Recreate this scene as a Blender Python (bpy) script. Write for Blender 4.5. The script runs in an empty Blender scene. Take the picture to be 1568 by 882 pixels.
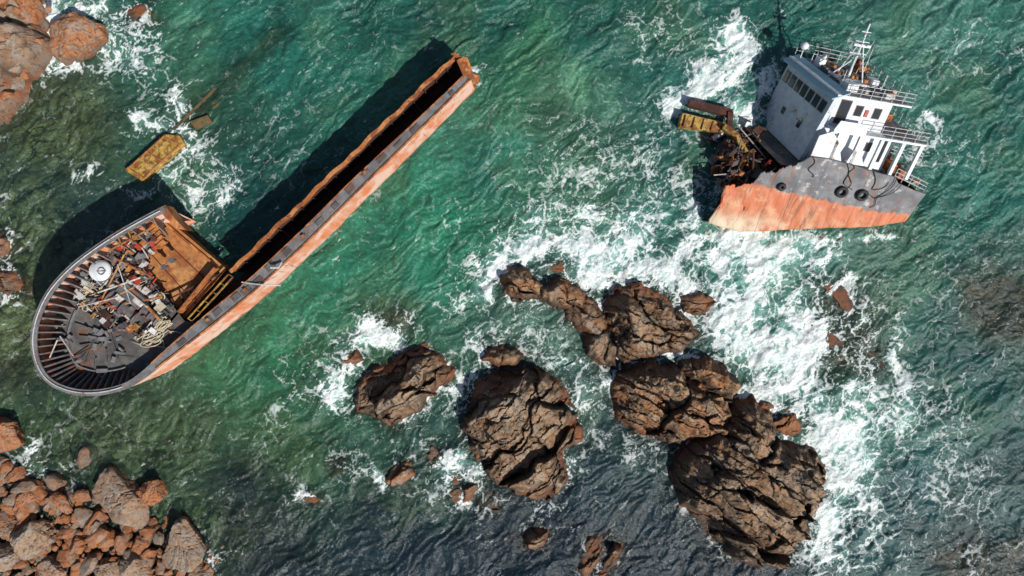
import bpy, math, random
import numpy as np
from mathutils import Vector, Matrix
random.seed(7)
RS=np.random.RandomState(11)
H=66.0
def P(px,py,z=0.0):
    k=(H-z)/H/16.0
    return Vector(((px-784)*k,(441-py)*k,z))
# ------------------------------------------------------------ noise
TAB=[RS.rand(256,256) for _ in range(24)]
def vnoise(x,y,s=0):
    T=TAB[s%24]; ix=np.floor(x).astype(int); iy=np.floor(y).astype(int)
    fx=x-ix; fy=y-iy; fx=fx*fx*(3-2*fx); fy=fy*fy*(3-2*fy)
    a=T[ix&255,iy&255]; b=T[(ix+1)&255,iy&255]; c=T[ix&255,(iy+1)&255]; d=T[(ix+1)&255,(iy+1)&255]
    return (a*(1-fx)+b*fx)*(1-fy)+(c*(1-fx)+d*fx)*fy
def fbm(x,y,o=4,s=0):
    r=0;a=.5;t=0
    for i in range(o):
        r=r+a*vnoise(x,y,s+i); t+=a; a*=.5; x,y=(x*1.62+y*1.21)+17.3,(-x*1.21+y*1.62)+5.1
    return r/t
def worley(x,y,s=0):
    ix=np.floor(x).astype(int); iy=np.floor(y).astype(int)
    f1=np.full(x.shape,9.);f2=np.full(x.shape,9.)
    r=[np.zeros(x.shape) for _ in range(3)]; dx1=np.zeros(x.shape); dy1=np.zeros(x.shape)
    for i in(-1,0,1):
        for j in(-1,0,1):
            a=(ix+i)&255; b=(iy+j)&255
            cx=ix+i+TAB[s%24][a,b]; cy=iy+j+TAB[(s+1)%24][a,b]
            dx=x-cx; dy=y-cy; d=np.sqrt(dx*dx+dy*dy)
            m=d<f1
            f2=np.where(m,f1,np.minimum(f2,d)); f1=np.where(m,d,f1)
            dx1=np.where(m,dx,dx1); dy1=np.where(m,dy,dy1)
            for k in range(3): r[k]=np.where(m,TAB[(s+2+k)%24][a,b],r[k])
    return f1,f2,r,dx1,dy1
def wedge(x,y,s=0):
    ix=np.floor(x).astype(int); iy=np.floor(y).astype(int)
    f1=np.full(x.shape,9.);f2=np.full(x.shape,9.)
    for i in(-1,0,1):
        for j in(-1,0,1):
            a=(ix+i)&255; b=(iy+j)&255
            d=np.hypot(x-(ix+i+TAB[s%24][a,b]),y-(iy+j+TAB[(s+1)%24][a,b]))
            f2=np.where(d<f1,f1,np.minimum(f2,d)); f1=np.minimum(f1,d)
    return f2-f1
def sdf(x,y,pts):
    x=np.asarray(x);y=np.asarray(y)
    dm=np.full(x.shape,1e9); ins=np.zeros(x.shape,bool); n=len(pts)
    for i in range(n):
        ax,ay=pts[i]; bx,by=pts[(i+1)%n]
        ex=bx-ax; ey=by-ay
        t=np.clip(((x-ax)*ex+(y-ay)*ey)/(ex*ex+ey*ey+1e-9),0,1)
        d=(x-ax-t*ex)**2+(y-ay-t*ey)**2
        dm=np.minimum(dm,d)
        if ay!=by:
            c=((ay>y)!=(by>y))&(x<(bx-ax)*(y-ay)/(by-ay)+ax)
            ins^=c
    dm=np.sqrt(dm)
    return np.where(ins,dm,-dm)
def sstep(a,b,x):
    t=np.clip((x-a)/(b-a),0,1); return t*t*(3-2*t)
def rank(p):
    q=np.sort(p[::9,::9].ravel()); return np.interp(p,q,np.linspace(0,1,len(q)))
# ------------------------------------------------------------ mesh helpers
COL=bpy.context.scene.collection
def empty(name,loc):
    e=bpy.data.objects.new(name,None); COL.objects.link(e); e.location=loc; return e
def addobj(name,me,parent=None):
    o=bpy.data.objects.new(name,me); COL.objects.link(o)
    if parent:
        o.parent=parent; o.matrix_parent_inverse=Matrix.Translation(-Vector(parent.location))
    return o
def mesh(name,v,f,mat,parent=None,smooth=False):
    me=bpy.data.meshes.new(name); me.from_pydata([tuple(p) for p in v],[],[tuple(int(i) for i in q) for q in f]); me.update()
    if mat: me.materials.append(mat)
    if smooth: me.polygons.foreach_set('use_smooth',[True]*len(me.polygons))
    return addobj(name,me,parent)
def fastmesh(name,V,F,mat,attrs={},cols={},smooth=True,loc=None):
    me=bpy.data.meshes.new(name)
    if loc is not None: V=V-np.array(loc)
    me.vertices.add(len(V)); me.vertices.foreach_set('co',V.astype(np.float32).ravel())
    k=F.shape[1]
    me.loops.add(F.size); me.loops.foreach_set('vertex_index',F.astype(np.int32).ravel())
    me.polygons.add(len(F)); me.polygons.foreach_set('loop_start',np.arange(0,F.size,k,dtype=np.int32))
    me.update(calc_edges=True)
    me.polygons.foreach_set('use_smooth',np.full(len(F),smooth))
    for n,a in attrs.items():
        at=me.attributes.new(n,'FLOAT','POINT'); at.data.foreach_set('value',a.astype(np.float32).ravel())
    for n,a in cols.items():
        at=me.color_attributes.new(n,'FLOAT_COLOR','POINT')
        c=np.ones((len(a),4),np.float32); c[:,:3]=a; at.data.foreach_set('color',c.ravel())
    me.materials.append(mat)
    o=addobj(name,me)
    if loc is not None: o.location=loc
    return o
def gridfaces(nx,ny):
    i=np.arange(ny-1)[:,None]*nx+np.arange(nx-1)[None,:]
    i=i.ravel(); return np.stack([i,i+1,i+nx+1,i+nx],1)
class MB:
    def __init__(s): s.v=[];s.f=[]
    def add(s,v,f):
        b=len(s.v); s.v+= [tuple(p) for p in v]; s.f+=[tuple(b+i for i in q) for q in f]
    def box(s,c,ax,hs):
        c=Vector(c); a,b,d=[Vector(ax[i]).normalized()*hs[i] for i in range(3)]
        vs=[c+a*i+b*j+d*k for k in(-1,1) for j in(-1,1) for i in(-1,1)]
        s.add(vs,[(0,2,3,1),(4,5,7,6),(0,1,5,4),(2,6,7,3),(0,4,6,2),(1,3,7,5)])
    def beam(s,p,q,w,h,up=(0,0,1)):
        p=Vector(p);q=Vector(q);d=(q-p); L=d.length
        if L<1e-4:return
        d.normalize(); up=Vector(up); sd=d.cross(up)
        if sd.length<.05: sd=d.cross(Vector((1,0,0)))
        sd.normalize(); u=sd.cross(d)
        s.box((p+q)/2,(d,sd,u),(L/2,w/2,h/2))
    def prism(s,pts,vec):
        n=len(pts); vec=Vector(vec); a=[Vector(p) for p in pts]; b=[p+vec for p in a]
        s.add(a+b,[tuple(range(n))[::-1],tuple(range(n,2*n))]+[(i,(i+1)%n,n+(i+1)%n,n+i) for i in range(n)])
    def tube(s,pts,r,n=6,r2=None):
        pts=[Vector(p) for p in pts]; m=len(pts); vs=[]
        for i,p in enumerate(pts):
            t=(pts[min(i+1,m-1)]-pts[max(i-1,0)]); t=t.normalized() if t.length>1e-6 else Vector((0,0,1))
            a=t.cross(Vector((0.13,0.21,.97)));
            if a.length<.05:a=t.cross(Vector((1,0,0)))
            a.normalize(); b=t.cross(a); rr=r if r2 is None else r+(r2-r)*i/max(1,m-1)
            for k in range(n):
                th=2*math.pi*k/n; vs.append(p+a*math.cos(th)*rr+b*math.sin(th)*rr)
        f=[]
        for i in range(m-1):
            for k in range(n):
                f.append((i*n+k,i*n+(k+1)%n,(i+1)*n+(k+1)%n,(i+1)*n+k))
        f.append(tuple(range(n))[::-1]); f.append(tuple((m-1)*n+k for k in range(n)))
        s.add(vs,f)
    def torus(s,c,nrm,R,r,N=24,n=10):
        nrm=Vector(nrm).normalized(); a=nrm.orthogonal().normalized(); b=nrm.cross(a); c=Vector(c); vs=[];f=[]
        for i in range(N):
            t=2*math.pi*i/N; e=a*math.cos(t)+b*math.sin(t)
            for k in range(n):
                q=2*math.pi*k/n; vs.append(c+e*(R+r*math.cos(q))+nrm*r*math.sin(q))
        for i in range(N):
            for k in range(n): f.append((i*n+k,((i+1)%N)*n+k,((i+1)%N)*n+(k+1)%n,i*n+(k+1)%n))
        s.add(vs,f)
    def dome(s,c,r,sc=(1,1,1),N=16,M=8,low=-.3):
        c=Vector(c);vs=[];f=[]
        for j in range(M+1):
            ph=math.pi/2-(math.pi/2-math.asin(low))*j/M
            for i in range(N):
                t=2*math.pi*i/N
                vs.append(c+Vector((r*sc[0]*math.cos(ph)*math.cos(t),r*sc[1]*math.cos(ph)*math.sin(t),r*sc[2]*math.sin(ph))))
        for j in range(M):
            for i in range(N): f.append((j*N+i,(j+1)*N+i,(j+1)*N+(i+1)%N,j*N+(i+1)%N))
        s.add(vs,f)
    def obj(s,name,mat,parent=None,smooth=False,bevel=0):
        o=mesh(name,s.v,s.f,mat,parent,smooth)
        if bevel:
            m=o.modifiers.new('b','BEVEL'); m.width=bevel; m.segments=1
        return o
# ------------------------------------------------------------ node helper
def lin(c):
    return tuple(((v/255)/12.92 if v/255<=.04045 else ((v/255+.055)/1.055)**2.4) for v in c)
class G:
    def __init__(s,name):
        s.m=bpy.data.materials.new(name); s.m.use_nodes=True; s.nt=s.m.node_tree; s.nt.nodes.clear()
        s.out=s.nt.nodes.new('ShaderNodeOutputMaterial'); s.geo=s.n('ShaderNodeNewGeometry'); s.pos=s.geo.outputs['Position']
    def n(s,t,ins={},**pr):
        nd=s.nt.nodes.new(t)
        for k,v in pr.items(): setattr(nd,k,v)
        for k,v in ins.items():
            i=nd.inputs[k]
            if isinstance(v,bpy.types.NodeSocket): s.nt.links.new(v,i)
            else:
                if isinstance(v,tuple) and len(v)==3 and i.type=='RGBA': v=v+(1,)
                i.default_value=v
        return nd
    def noise(s,sc,det=4,ro=.55,vec=None,dist=0,col=False):
        nd=s.n('ShaderNodeTexNoise',{'Vector':vec or s.pos,'Scale':sc,'Detail':det,'Roughness':ro,'Distortion':dist})
        return nd.outputs['Color' if col else 'Fac']
    def ma(s,op,a,b=0.0,c=False):
        nd=s.n('ShaderNodeMath',{0:a,1:b},operation=op); nd.use_clamp=c; return nd.outputs[0]
    def mix(s,f,a,b,blend='MIX'):
        return s.n('ShaderNodeMix',{0:f,6:a,7:b},data_type='RGBA',blend_type=blend).outputs[2]
    def mr(s,v,a,b,c=0.,d=1.,smooth=True):
        nd=s.n('ShaderNodeMapRange',{0:v,1:a,2:b,3:c,4:d}); nd.interpolation_type='SMOOTHSTEP' if smooth else 'LINEAR'; return nd.outputs[0]
    def attr(s,n,o='Fac'): return s.n('ShaderNodeAttribute',attribute_name=n).outputs[o]
    def bump(s,h,st=.5,d=.1,nrm=None):
        ins={'Height':h,'Strength':st,'Distance':d}
        if nrm: ins['Normal']=nrm
        return s.n('ShaderNodeBump',ins).outputs[0]
    def map(s,rot=0,scale=(1,1,1),vec=None):
        a=s.n('ShaderNodeMapping',{'Vector':vec or s.pos,'Rotation':(0,0,rot)})
        return s.n('ShaderNodeMapping',{'Vector':a.outputs[0],'Scale':scale}).outputs[0]
    def pr(s,col,rough=.6,nrm=None,metal=0.,spec=.4):
        ins={'Base Color':col,'Roughness':rough,'Metallic':metal,'Specular IOR Level':spec}
        if nrm: ins['Normal']=nrm
        b=s.n('ShaderNodeBsdfPrincipled',ins); s.nt.links.new(b.outputs[0],s.out.inputs[0]); return s.m
def paint(name,base,rust=(.22,.075,.025),amt=.4,sc=.9,rough=.6,dark=.5,b2=None):
    g=G(name); v=g.pos
    n1=g.noise(sc,6,.68,v); n2=g.noise(sc*5,4,.7)
    c=base if b2 is None else g.mix(g.mr(g.noise(sc*.6,4,.6),.42,.58),base,b2)
    t=1-amt
    k=g.mr(g.ma('ADD',g.ma('MULTIPLY',n1,.75),g.ma('MULTIPLY',n2,.25)),.3+.4*t-.03,.3+.4*t+.05)
    rc=g.mix(n2,tuple(x*.45 for x in rust),tuple(min(1,x*1.7) for x in rust))
    c=g.mix(k,c,rc)
    c=g.mix(g.mr(g.noise(sc*2.6,5,.7),.35,.7,0,dark),c,(.02,.016,.014))
    return g.pr(c,rough,g.bump(n2,.5,.05))
M={}
M['orange']=paint('rusty_orange_steel',(.46,.15,.04),(.24,.07,.02),.5,.9,.75,.45,(.54,.22,.07))
M['holdplate']=paint('rusty_hold_plate',(.44,.18,.055),(.28,.09,.027),.45,.5,.75,.4,(.50,.24,.085))
M['hold_dark']=paint('dark_rust_and_shade',(.10,.035,.022),(.05,.018,.012),.5,.8,.85,.6)
M['gray']=paint('grey_weathered_paint',(.17,.17,.18),(.25,.09,.05),.40,1.3,.65,.45,(.11,.11,.12))
M['rim']=paint('gunwale_grey',(.20,.20,.205),(.22,.09,.05),.32,1.5,.6,.3,(.14,.14,.145))
M['deck']=paint('deck_dark',(.075,.073,.075),(.17,.07,.04),.36,.7,.75,.4,(.13,.125,.12))
M['white']=paint('dirty_white_paint',(.74,.76,.78),(.40,.20,.09),.24,.9,.5,.12,(.62,.66,.70))
M['dwhite']=paint('rust_stained_white',(.60,.58,.54),(.30,.13,.06),.38,1.6,.6,.25,(.44,.42,.39))
M['wall']=paint('house_wall_bluegrey',(.50,.56,.61),(.33,.2,.12),.27,.7,.5,.22,(.58,.63,.66))
M['blue']=paint('faded_blue_paint',(.30,.47,.56),(.4,.3,.2),.2,1.2,.5,.15)
M['yellow']=paint('rusty_yellow_paint',(.45,.27,.045),(.22,.08,.02),.52,1.2,.6,.5,(.52,.36,.09))
M['red']=paint('red_paint',(.45,.05,.03),(.2,.05,.02),.3,2,.5,.3)
M['black']=paint('black_rubber',(.02,.02,.022),(.05,.04,.03),.3,3,.7,.2)
M['rope']=paint('old_rope',(.52,.46,.34),(.3,.24,.16),.4,4,.9,.2)
M['steel']=paint('light_steel',(.55,.56,.56),(.35,.18,.1),.3,2,.4,.3)
M['roofd']=paint('roof_grey',(.16,.17,.18),(.28,.15,.08),.36,1.4,.7,.4,(.30,.31,.32))
g=G('window_glass'); g.pr((.015,.02,.025),.12,None,0,.6); M['glass']=g.m
def hullside():
    g=G('hull_side_paint')
    v=g.map(math.radians(-43.8),(1,1,.12)); st=g.noise(1.6,6,.7,v); st2=g.noise(.35,4,.6)
    c=g.mix(g.mr(st,.35,.65),(.60,.17,.065),(.60,.33,.22))
    c=g.mix(g.mr(st2,.46,.60,0,.8),c,(.66,.48,.40))
    c=g.mix(g.mr(g.noise(2.2,6,.75,v),.56,.70,0,.85),c,(.14,.045,.02))
    z=g.n('ShaderNodeSeparateXYZ',{0:g.pos}).outputs[2]
    c=g.mix(g.mr(z,.0,.5,.75,0),c,(.10,.05,.02))
    return g.pr(c,.65,g.bump(st,.4,.05))
M['hull']=hullside()
def sternhull():
    g=G('stern_hull_paint'); pa=g.attr('paint'); al=g.attr('along')
    cv=g.n('ShaderNodeCombineXYZ',{0:g.ma('MULTIPLY',al,1.0),1:g.ma('MULTIPLY',pa,.20),2:0.}).outputs[0]
    st=g.noise(1.5,7,.7,cv); bl=g.noise(.7,6,.65); fs=g.noise(4.5,5,.7,cv)
    org=g.mix(g.mr(st,.35,.65),(.52,.125,.045),(.52,.20,.10))
    org=g.mix(g.mr(bl,.50,.64,0,.6),org,(.58,.36,.20))
    org=g.mix(g.mr(g.noise(1.2,7,.75,cv),.50,.64,0,.75),org,(.20,.06,.025))
    org=g.mix(g.mr(fs,.48,.70,0,.6),org,(.26,.08,.035))
    low=g.mr(pa,-4.4,-2.2,.95,0.); org=g.mix(g.ma('MULTIPLY',low,g.mr(g.ma('ADD',bl,g.ma('MULTIPLY',al,-.02)),.38,.62)),org,(.58,.49,.35))
    gr=g.mix(g.mr(bl,.4,.6),(.10,.105,.115),(.18,.18,.19))
    gr=g.mix(g.mr(g.noise(1.4,6,.7),.58,.64,0,.8),gr,(.44,.44,.43))
    gr=g.mix(g.mr(g.noise(1.1,7,.7,cv),.54,.64,0,.85),gr,(.24,.08,.035))
    k=g.mr(g.ma('ADD',pa,g.ma('MULTIPLY',g.ma('SUBTRACT',g.noise(1.3,5,.7),.5),1.4)),-.12,.12)
    k=g.ma('MULTIPLY',k,g.mr(g.ma('ADD',al,g.ma('MULTIPLY',bl,2.)),-3.6,-2.6))
    c=g.mix(k,org,gr)
    seam=g.ma('LESS_THAN',g.ma('FRACT',g.ma('DIVIDE',al,2.1)),.025)
    c=g.mix(g.ma('MULTIPLY',seam,.55),c,(.05,.03,.02))
    return g.pr(c,.6,g.bump(bl,.6,.12))
M['stern']=sternhull()
def rockmat(name,a,b,dark,gray,wet=1.,tonal=.4,top=1.):
    g=G(name)
    n1=g.noise(.55,5,.65); n2=g.noise(2.6,7,.78); n3=g.noise(9,3,.7); cr=g.attr('crack'); to=g.attr('tone')
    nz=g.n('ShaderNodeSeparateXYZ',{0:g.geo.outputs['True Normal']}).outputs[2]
    c=g.mix(g.mr(g.ma('ADD',g.ma('MULTIPLY',n1,1-tonal),g.ma('MULTIPLY',to,tonal)),.38,.62),a,b)
    c=g.mix(g.ma('MULTIPLY',g.mr(g.noise(1.1,5,.7),.44,.60,0,.9),g.mr(to,.2,.7,.4,1.)),c,gray)
    c=g.mix(g.mr(n2,.50,.66,0,.85),c,dark)
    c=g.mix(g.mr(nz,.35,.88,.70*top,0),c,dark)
    c=g.mix(g.mr(n3,.58,.72,0,.4),c,(.46,.34,.23))
    c=g.mix(g.ma('MULTIPLY',cr,.9),c,(.010,.008,.007))
    z=g.n('ShaderNodeSeparateXYZ',{0:g.pos}).outputs[2]
    zz=g.ma('ADD',z,g.ma('MULTIPLY',g.ma('SUBTRACT',n2,.5),2.2))
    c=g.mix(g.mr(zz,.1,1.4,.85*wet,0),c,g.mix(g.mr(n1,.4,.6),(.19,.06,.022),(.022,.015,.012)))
    ro=g.mr(zz,.1,.9,.35,.9)
    return g.pr(c,ro,g.bump(n2,.9,.24),0,.35)
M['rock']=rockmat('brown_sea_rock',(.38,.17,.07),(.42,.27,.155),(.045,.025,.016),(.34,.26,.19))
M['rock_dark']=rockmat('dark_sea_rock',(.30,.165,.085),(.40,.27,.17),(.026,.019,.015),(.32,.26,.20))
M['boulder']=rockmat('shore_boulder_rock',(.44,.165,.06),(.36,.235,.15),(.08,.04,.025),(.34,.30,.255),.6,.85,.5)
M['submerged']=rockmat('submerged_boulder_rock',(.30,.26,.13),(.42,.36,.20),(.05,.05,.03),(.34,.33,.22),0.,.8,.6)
# ------------------------------------------------------------ rocks
rocks=[ # pts(px), height, foam, angle deg, mat
 ('sea_rock',[(545,612),(550,590),(575,568),(600,565),(625,540),(650,535),(680,550),(693,572),(680,592),(655,605),(640,630),(600,655),(575,640),(548,630)],2.4,.5,35,'rock_dark'),
 ('sea_rock',[(528,548),(545,540),(555,550),(545,560),(530,560)],.5,.8,20,'rock'),
 ('sea_rock',[(715,625),(728,590),(765,572),(800,567),(832,577),(862,605),(878,640),(872,680),(858,690),(868,740),(840,763),(800,756),(765,741),(742,715),(724,690),(710,660)],3.6,.14,40,'rock_dark'),
 ('sea_rock',[(873,655),(886,648),(888,670),(878,676),(868,668)],.7,.5,20,'rock'),
 ('sea_rock',[(692,745),(700,725),(722,720),(728,742),(715,765),(697,768)],.7,.6,20,'rock_dark'),
 ('awash_reef_rock',[(730,760),(750,752),(770,765),(760,780),(738,778)],.3,.2,20,'rock'),
 ('sea_rock',[(740,547),(758,532),(790,530),(805,545),(790,560),(760,564)],1.1,.3,10,'rock'),
 ('sea_rock',[(770,426),(785,415),(815,418),(830,436),(820,455),(795,460),(775,448)],1.5,.8,-20,'rock'),
 ('sea_rock',[(822,437),(868,431),(898,448),(896,468),(858,468),(828,454)],1.3,.5,-20,'rock'),
 ('sea_rock',[(862,462),(900,455),(930,480),(922,514),(890,509),(868,488)],1.4,.3,-40,'rock_dark'),
 ('sea_rock',[(920,472),(945,440),(985,435),(1020,455),(1055,485),(1077,515),(1050,535),(1000,546),(955,564),(940,535),(930,500)],2.9,.4,-40,'rock_dark'),
 ('sea_rock',[(902,518),(925,503),(944,530),(944,564),(920,562),(903,540)],1.5,.25,60,'rock_dark'),
 ('sea_rock',[(1042,455),(1070,446),(1094,465),(1082,480),(1050,474)],1.0,.7,10,'rock'),
 ('sea_rock',[(835,405),(855,400),(868,408),(858,416),(838,413)],.5,.8,10,'rock_dark'),
 ('sea_rock',[(943,588),(960,569),(1000,560),(1040,568),(1085,588),(1118,610),(1124,637),(1100,662),(1060,674),(1010,677),(972,662),(948,635)],3.4,.2,-25,'rock'),
 ('sea_rock',[(1038,552),(1080,542),(1115,563),(1134,590),(1120,616),(1085,596),(1050,576)],2.8,.6,-30,'rock'),
 ('sea_rock',[(1042,702),(1068,672),(1100,656),(1128,618),(1160,608),(1190,638),(1202,680),(1240,688),(1268,720),(1262,770),(1245,800),(1238,832),(1200,858),(1150,862),(1106,840),(1078,800),(1052,780),(1040,735)],4.6,.3,-35,'rock_dark'),
 ('sea_rock',[(1168,622),(1212,622),(1236,650),(1215,667),(1180,655)],.9,.6,10,'rock'),
 ('awash_reef_rock',[(1252,432),(1290,438),(1315,480),(1338,530),(1348,578),(1312,574),(1274,545),(1242,490)],-.16,.25,-50,'rock_dark'),
 ('sea_rock',[(797,822),(818,806),(838,818),(825,836),(800,836)],.6,.12,10,'rock'),
 ('sea_rock',[(890,862),(905,830),(935,822),(956,840),(940,870),(915,893),(895,887)],.9,.12,50,'rock'),
 ('sea_rock',[(590,738),(605,712),(625,704),(634,722),(615,743)],.9,.5,30,'boulder'),
 ('sea_rock',[(655,700),(664,688),(676,694),(672,708),(660,710)],.35,.5,30,'boulder'),
 ('awash_reef_rock',[(575,495),(605,472),(628,485),(615,510)],-.2,.05,30,'rock'),
 ('awash_reef_rock',[(1430,850),(1500,835),(1568,830),(1610,870),(1560,905),(1460,895)],-.3,.1,10,'rock_dark'),
 ('awash_reef_rock',[(500,705),(525,700),(530,720),(508,725)],-.1,.2,10,'rock'),
 ('awash_reef_rock',[(455,760),(480,758),(488,764),(467,768)],.15,.3,10,'rock'),
 ('awash_reef_rock',[(195,18),(225,10),(238,30),(215,44)],.2,.3,10,'rock'),
 ('awash_reef_rock',[(1480,440),(1540,430),(1600,450),(1600,520),(1530,510),(1490,480)],-.35,.0,10,'rock_dark'),
 ('shore_cliff',[(-60,-40),(60,-20),(52,30),(78,68),(66,98),(35,118),(18,150),(-10,190),(-60,200)],3.2,.5,50,'boulder'),
 ('sea_rock',[(-10,355),(8,365),(5,385),(-10,395)],.8,.6,50,'boulder'),
 ('sea_rock',[(-5,412),(22,415),(32,435),(18,452),(-5,450)],.6,.5,50,'rock'),
]
rock_world=[]
for i,(nm,pts,hm,fo,ang,mt) in enumerate(rocks):
    w=[tuple(P(a,b,max(0,hm)*.25)[:2]) for a,b in pts]; rock_world.append(w)
    xs=[p[0] for p in w]; ys=[p[1] for p in w]; mg=1.8; st=.09
    X=np.arange(min(xs)-mg,max(xs)+mg,st); Y=np.arange(min(ys)-mg,max(ys)+mg,st)
    x,y=np.meshgrid(X,Y); s=(i*5)%19
    wx=x+(fbm(x*.9,y*.9,3,s)-.5)*1.0; wy=y+(fbm(x*.9+40,y*.9,3,s+2)-.5)*1.0
    d=sdf(wx,wy,w)+.22; R=max(d.max(),.5)
    a=math.radians(ang); ca,sa=math.cos(a),math.sin(a)
    crack=np.zeros(x.shape); tone=None; det=np.zeros(x.shape)
    A=min(1.,R/2.2); brk=sstep(.40,.58,fbm(x*.7,y*.7,3,s+4))   # cracks fade in and out
    for (sc,an,A1,A2,cw) in ((3.4,1.7,.80,.46,.040),(1.4,3.0,.38,.50,.05),(.6,2.8,.11,.36,.06)):
        jx=x+(fbm(x*1.3/sc,y*1.3/sc,3,s+3)-.5)*sc*.9; jy=y+(fbm(x*1.3/sc+9,y*1.3/sc,3,s+5)-.5)*sc*.9
        u=(jx*ca+jy*sa)/(sc*an); v=(-jx*sa+jy*ca)/sc
        f1,f2,r,dx,dy=worley(u+31.7*i,v+13.1,s+int(sc*3))
        e=np.exp(-(f2-f1)/cw)*(1 if sc>3 else brk)
        det=det+(r[0]-.5)*A1*1.5+(r[1]-.5)*2*dx*A2*sc+(r[2]-.4)*2*dy*A2*sc - e*A1*.5
        if sc>1: d=d+(r[2]-.5)*.5*A*(sc/3)
        crack=np.maximum(crack,e*(.8 if sc>3 else .6 if sc>1 else .25))
        if tone is None: tone=r[0]
        else: tone=tone*.5+r[0]*.5
    prof=(1-np.exp(-np.maximum(d,0)/(R*.34)))/(1-math.exp(-1/.34))
    z=hm*prof*(.8+.4*fbm(x*.25,y*.25,2,s))+A*sstep(-.1,.9,d)*det
    z=z+(fbm(x*3.2,y*3.2,4,s+1)-.5)*.26*A
    z=np.where(d<0,np.maximum(d*1.1,-2.2)+ (fbm(x*2,y*2,3,s)-.5)*.4,z)
    if hm<.5: z=np.minimum(z,hm+.1)+np.where(d<0,-.1,0)
    V=np.stack([x.ravel(),y.ravel(),z.ravel()],1); F=gridfaces(len(X),len(Y))
    keep=(z.ravel()[F]>-1.9).any(1); F=F[keep]
    us=np.unique(F); mp=-np.ones(len(V),int); mp[us]=np.arange(len(us))
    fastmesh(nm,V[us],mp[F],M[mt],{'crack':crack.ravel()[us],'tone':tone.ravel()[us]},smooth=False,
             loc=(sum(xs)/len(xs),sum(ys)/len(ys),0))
# boulders ---------------------------------------------------
import bmesh
def ico(n):
    bm=bmesh.new(); bmesh.ops.create_icosphere(bm,subdivisions=n,radius=1)
    v=np.array([x.co[:] for x in bm.verts]); f=np.array([[q.index for q in p.verts] for p in bm.faces]); bm.free(); return v,f
I3=ico(5); I2=ico(3)
def boulder(c,r,flat=.7,hi=True,ex=1.):
    v,f=I3 if hi else I2
    K=14; n=RS.randn(K,3); n/=np.linalg.norm(n,axis=1)[:,None]; hk=.58+.42*RS.rand(K)
    dt=v@n.T; rad=np.where(dt>.05,hk/np.maximum(dt,.05),9).min(1); rad=np.minimum(rad,1.15)
    o=RS.rand()*90
    rad=rad*(.88+.26*fbm(v[:,0]*2.2+o,v[:,1]*2.2+v[:,2]*1.7+o,4,3))
    if hi:
        w=wedge(v[:,0]*1.6+v[:,2]+o,v[:,1]*3.2-v[:,2]+o,4); rad=rad-.10*np.exp(-w/.06)+(vnoise(v[:,0]*14+o,v[:,1]*14+v[:,2]*11,4)-.5)*.04
    else: rad=rad+(vnoise(v[:,0]*9+o,v[:,1]*9+v[:,2]*7,4)-.5)*.05
    p=v*rad[:,None]; th=RS.rand()*6.28; e=.8+.4*RS.rand()
    p=p*np.array([r*ex*e,r/e,r*flat]); q=p.copy()
    q[:,0]=p[:,0]*math.cos(th)-p[:,1]*math.sin(th); q[:,1]=p[:,0]*math.sin(th)+p[:,1]*math.cos(th)
    return q+np.array(c),f
def mass(name,lst,mat,hi=False,flat=.7):
    Vs=[];Fs=[];T=[];b=0
    for (c,r) in lst:
        v,f=boulder(c,r,flat,hi); Vs.append(v);Fs.append(f+b);b+=len(v);T.append(np.full(len(v),RS.rand()**1.3))
    V=np.concatenate(Vs);F=np.concatenate(Fs);T=np.concatenate(T)
    return fastmesh(name,V,F,mat,{'crack':np.zeros(len(V)),'tone':T},smooth=False)
def single(px,py,rpx,tone,z=0.2,flat=.7,nm='boulder'):
    c=P(px,py,z); v,f=boulder(tuple(c),rpx/16,flat)
    fastmesh(nm,v,f,M['boulder'],{'crack':np.zeros(len(v)),'tone':np.full(len(v),tone)},smooth=False,loc=tuple(c))
for a in [(188,766,37,.95),(238,750,21,.1),(286,836,33,.8),(62,820,32,.75),(6,664,26,.2),(38,768,19,.1),(124,64,34,.45),(18,850,22,.7),(212,868,24,.6),(10,805,20,.5),(95,770,14,.1),(25,725,14,.1),(165,872,20,.8),(300,880,20,.6),(85,872,20,.5),(120,830,13,.1),(38,5,28,.4),(130,760,12,.1),(215,835,14,.1),(145,810,11,.9)]:
    single(a[0],a[1],a[2]*1.1,a[3],.3+.3*RS.rand() if a[1]>120 else .6,.75)
shore=[(-80,690),(5,705),(45,735),(110,755),(150,795),(230,805),(262,822),(325,850),(340,900),(340,960),(-80,960)]
lst=[]
for k in range(6000):
    px,py=RS.uniform(-80,350),RS.uniform(620,960)
    d=float(sdf(np.array([px]),np.array([py]),shore)[0])
    if d<-25 and RS.rand()>.05: continue
    if d<0 and RS.rand()>.25: continue
    r=RS.choice([.16,.28,.45,.75,1.1],p=[.34,.30,.20,.12,.04])*(.8+.4*RS.rand())
    lst.append((tuple(P(px,py,min(.4,max(-.35,d/60))+RS.rand()*.15)),r))
    if len(lst)>950:break
mass('shoreline_boulders',lst,M['boulder'])
lst=[]
for k in range(90):
    px,py=RS.uniform(-60,80),RS.uniform(-40,210)
    if px+py*.55>100: continue
    lst.append((tuple(P(px,py,RS.uniform(-.2,2.2))),RS.uniform(.3,1.1)))
mass('shoreline_boulders',lst,M['boulder'])
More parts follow.
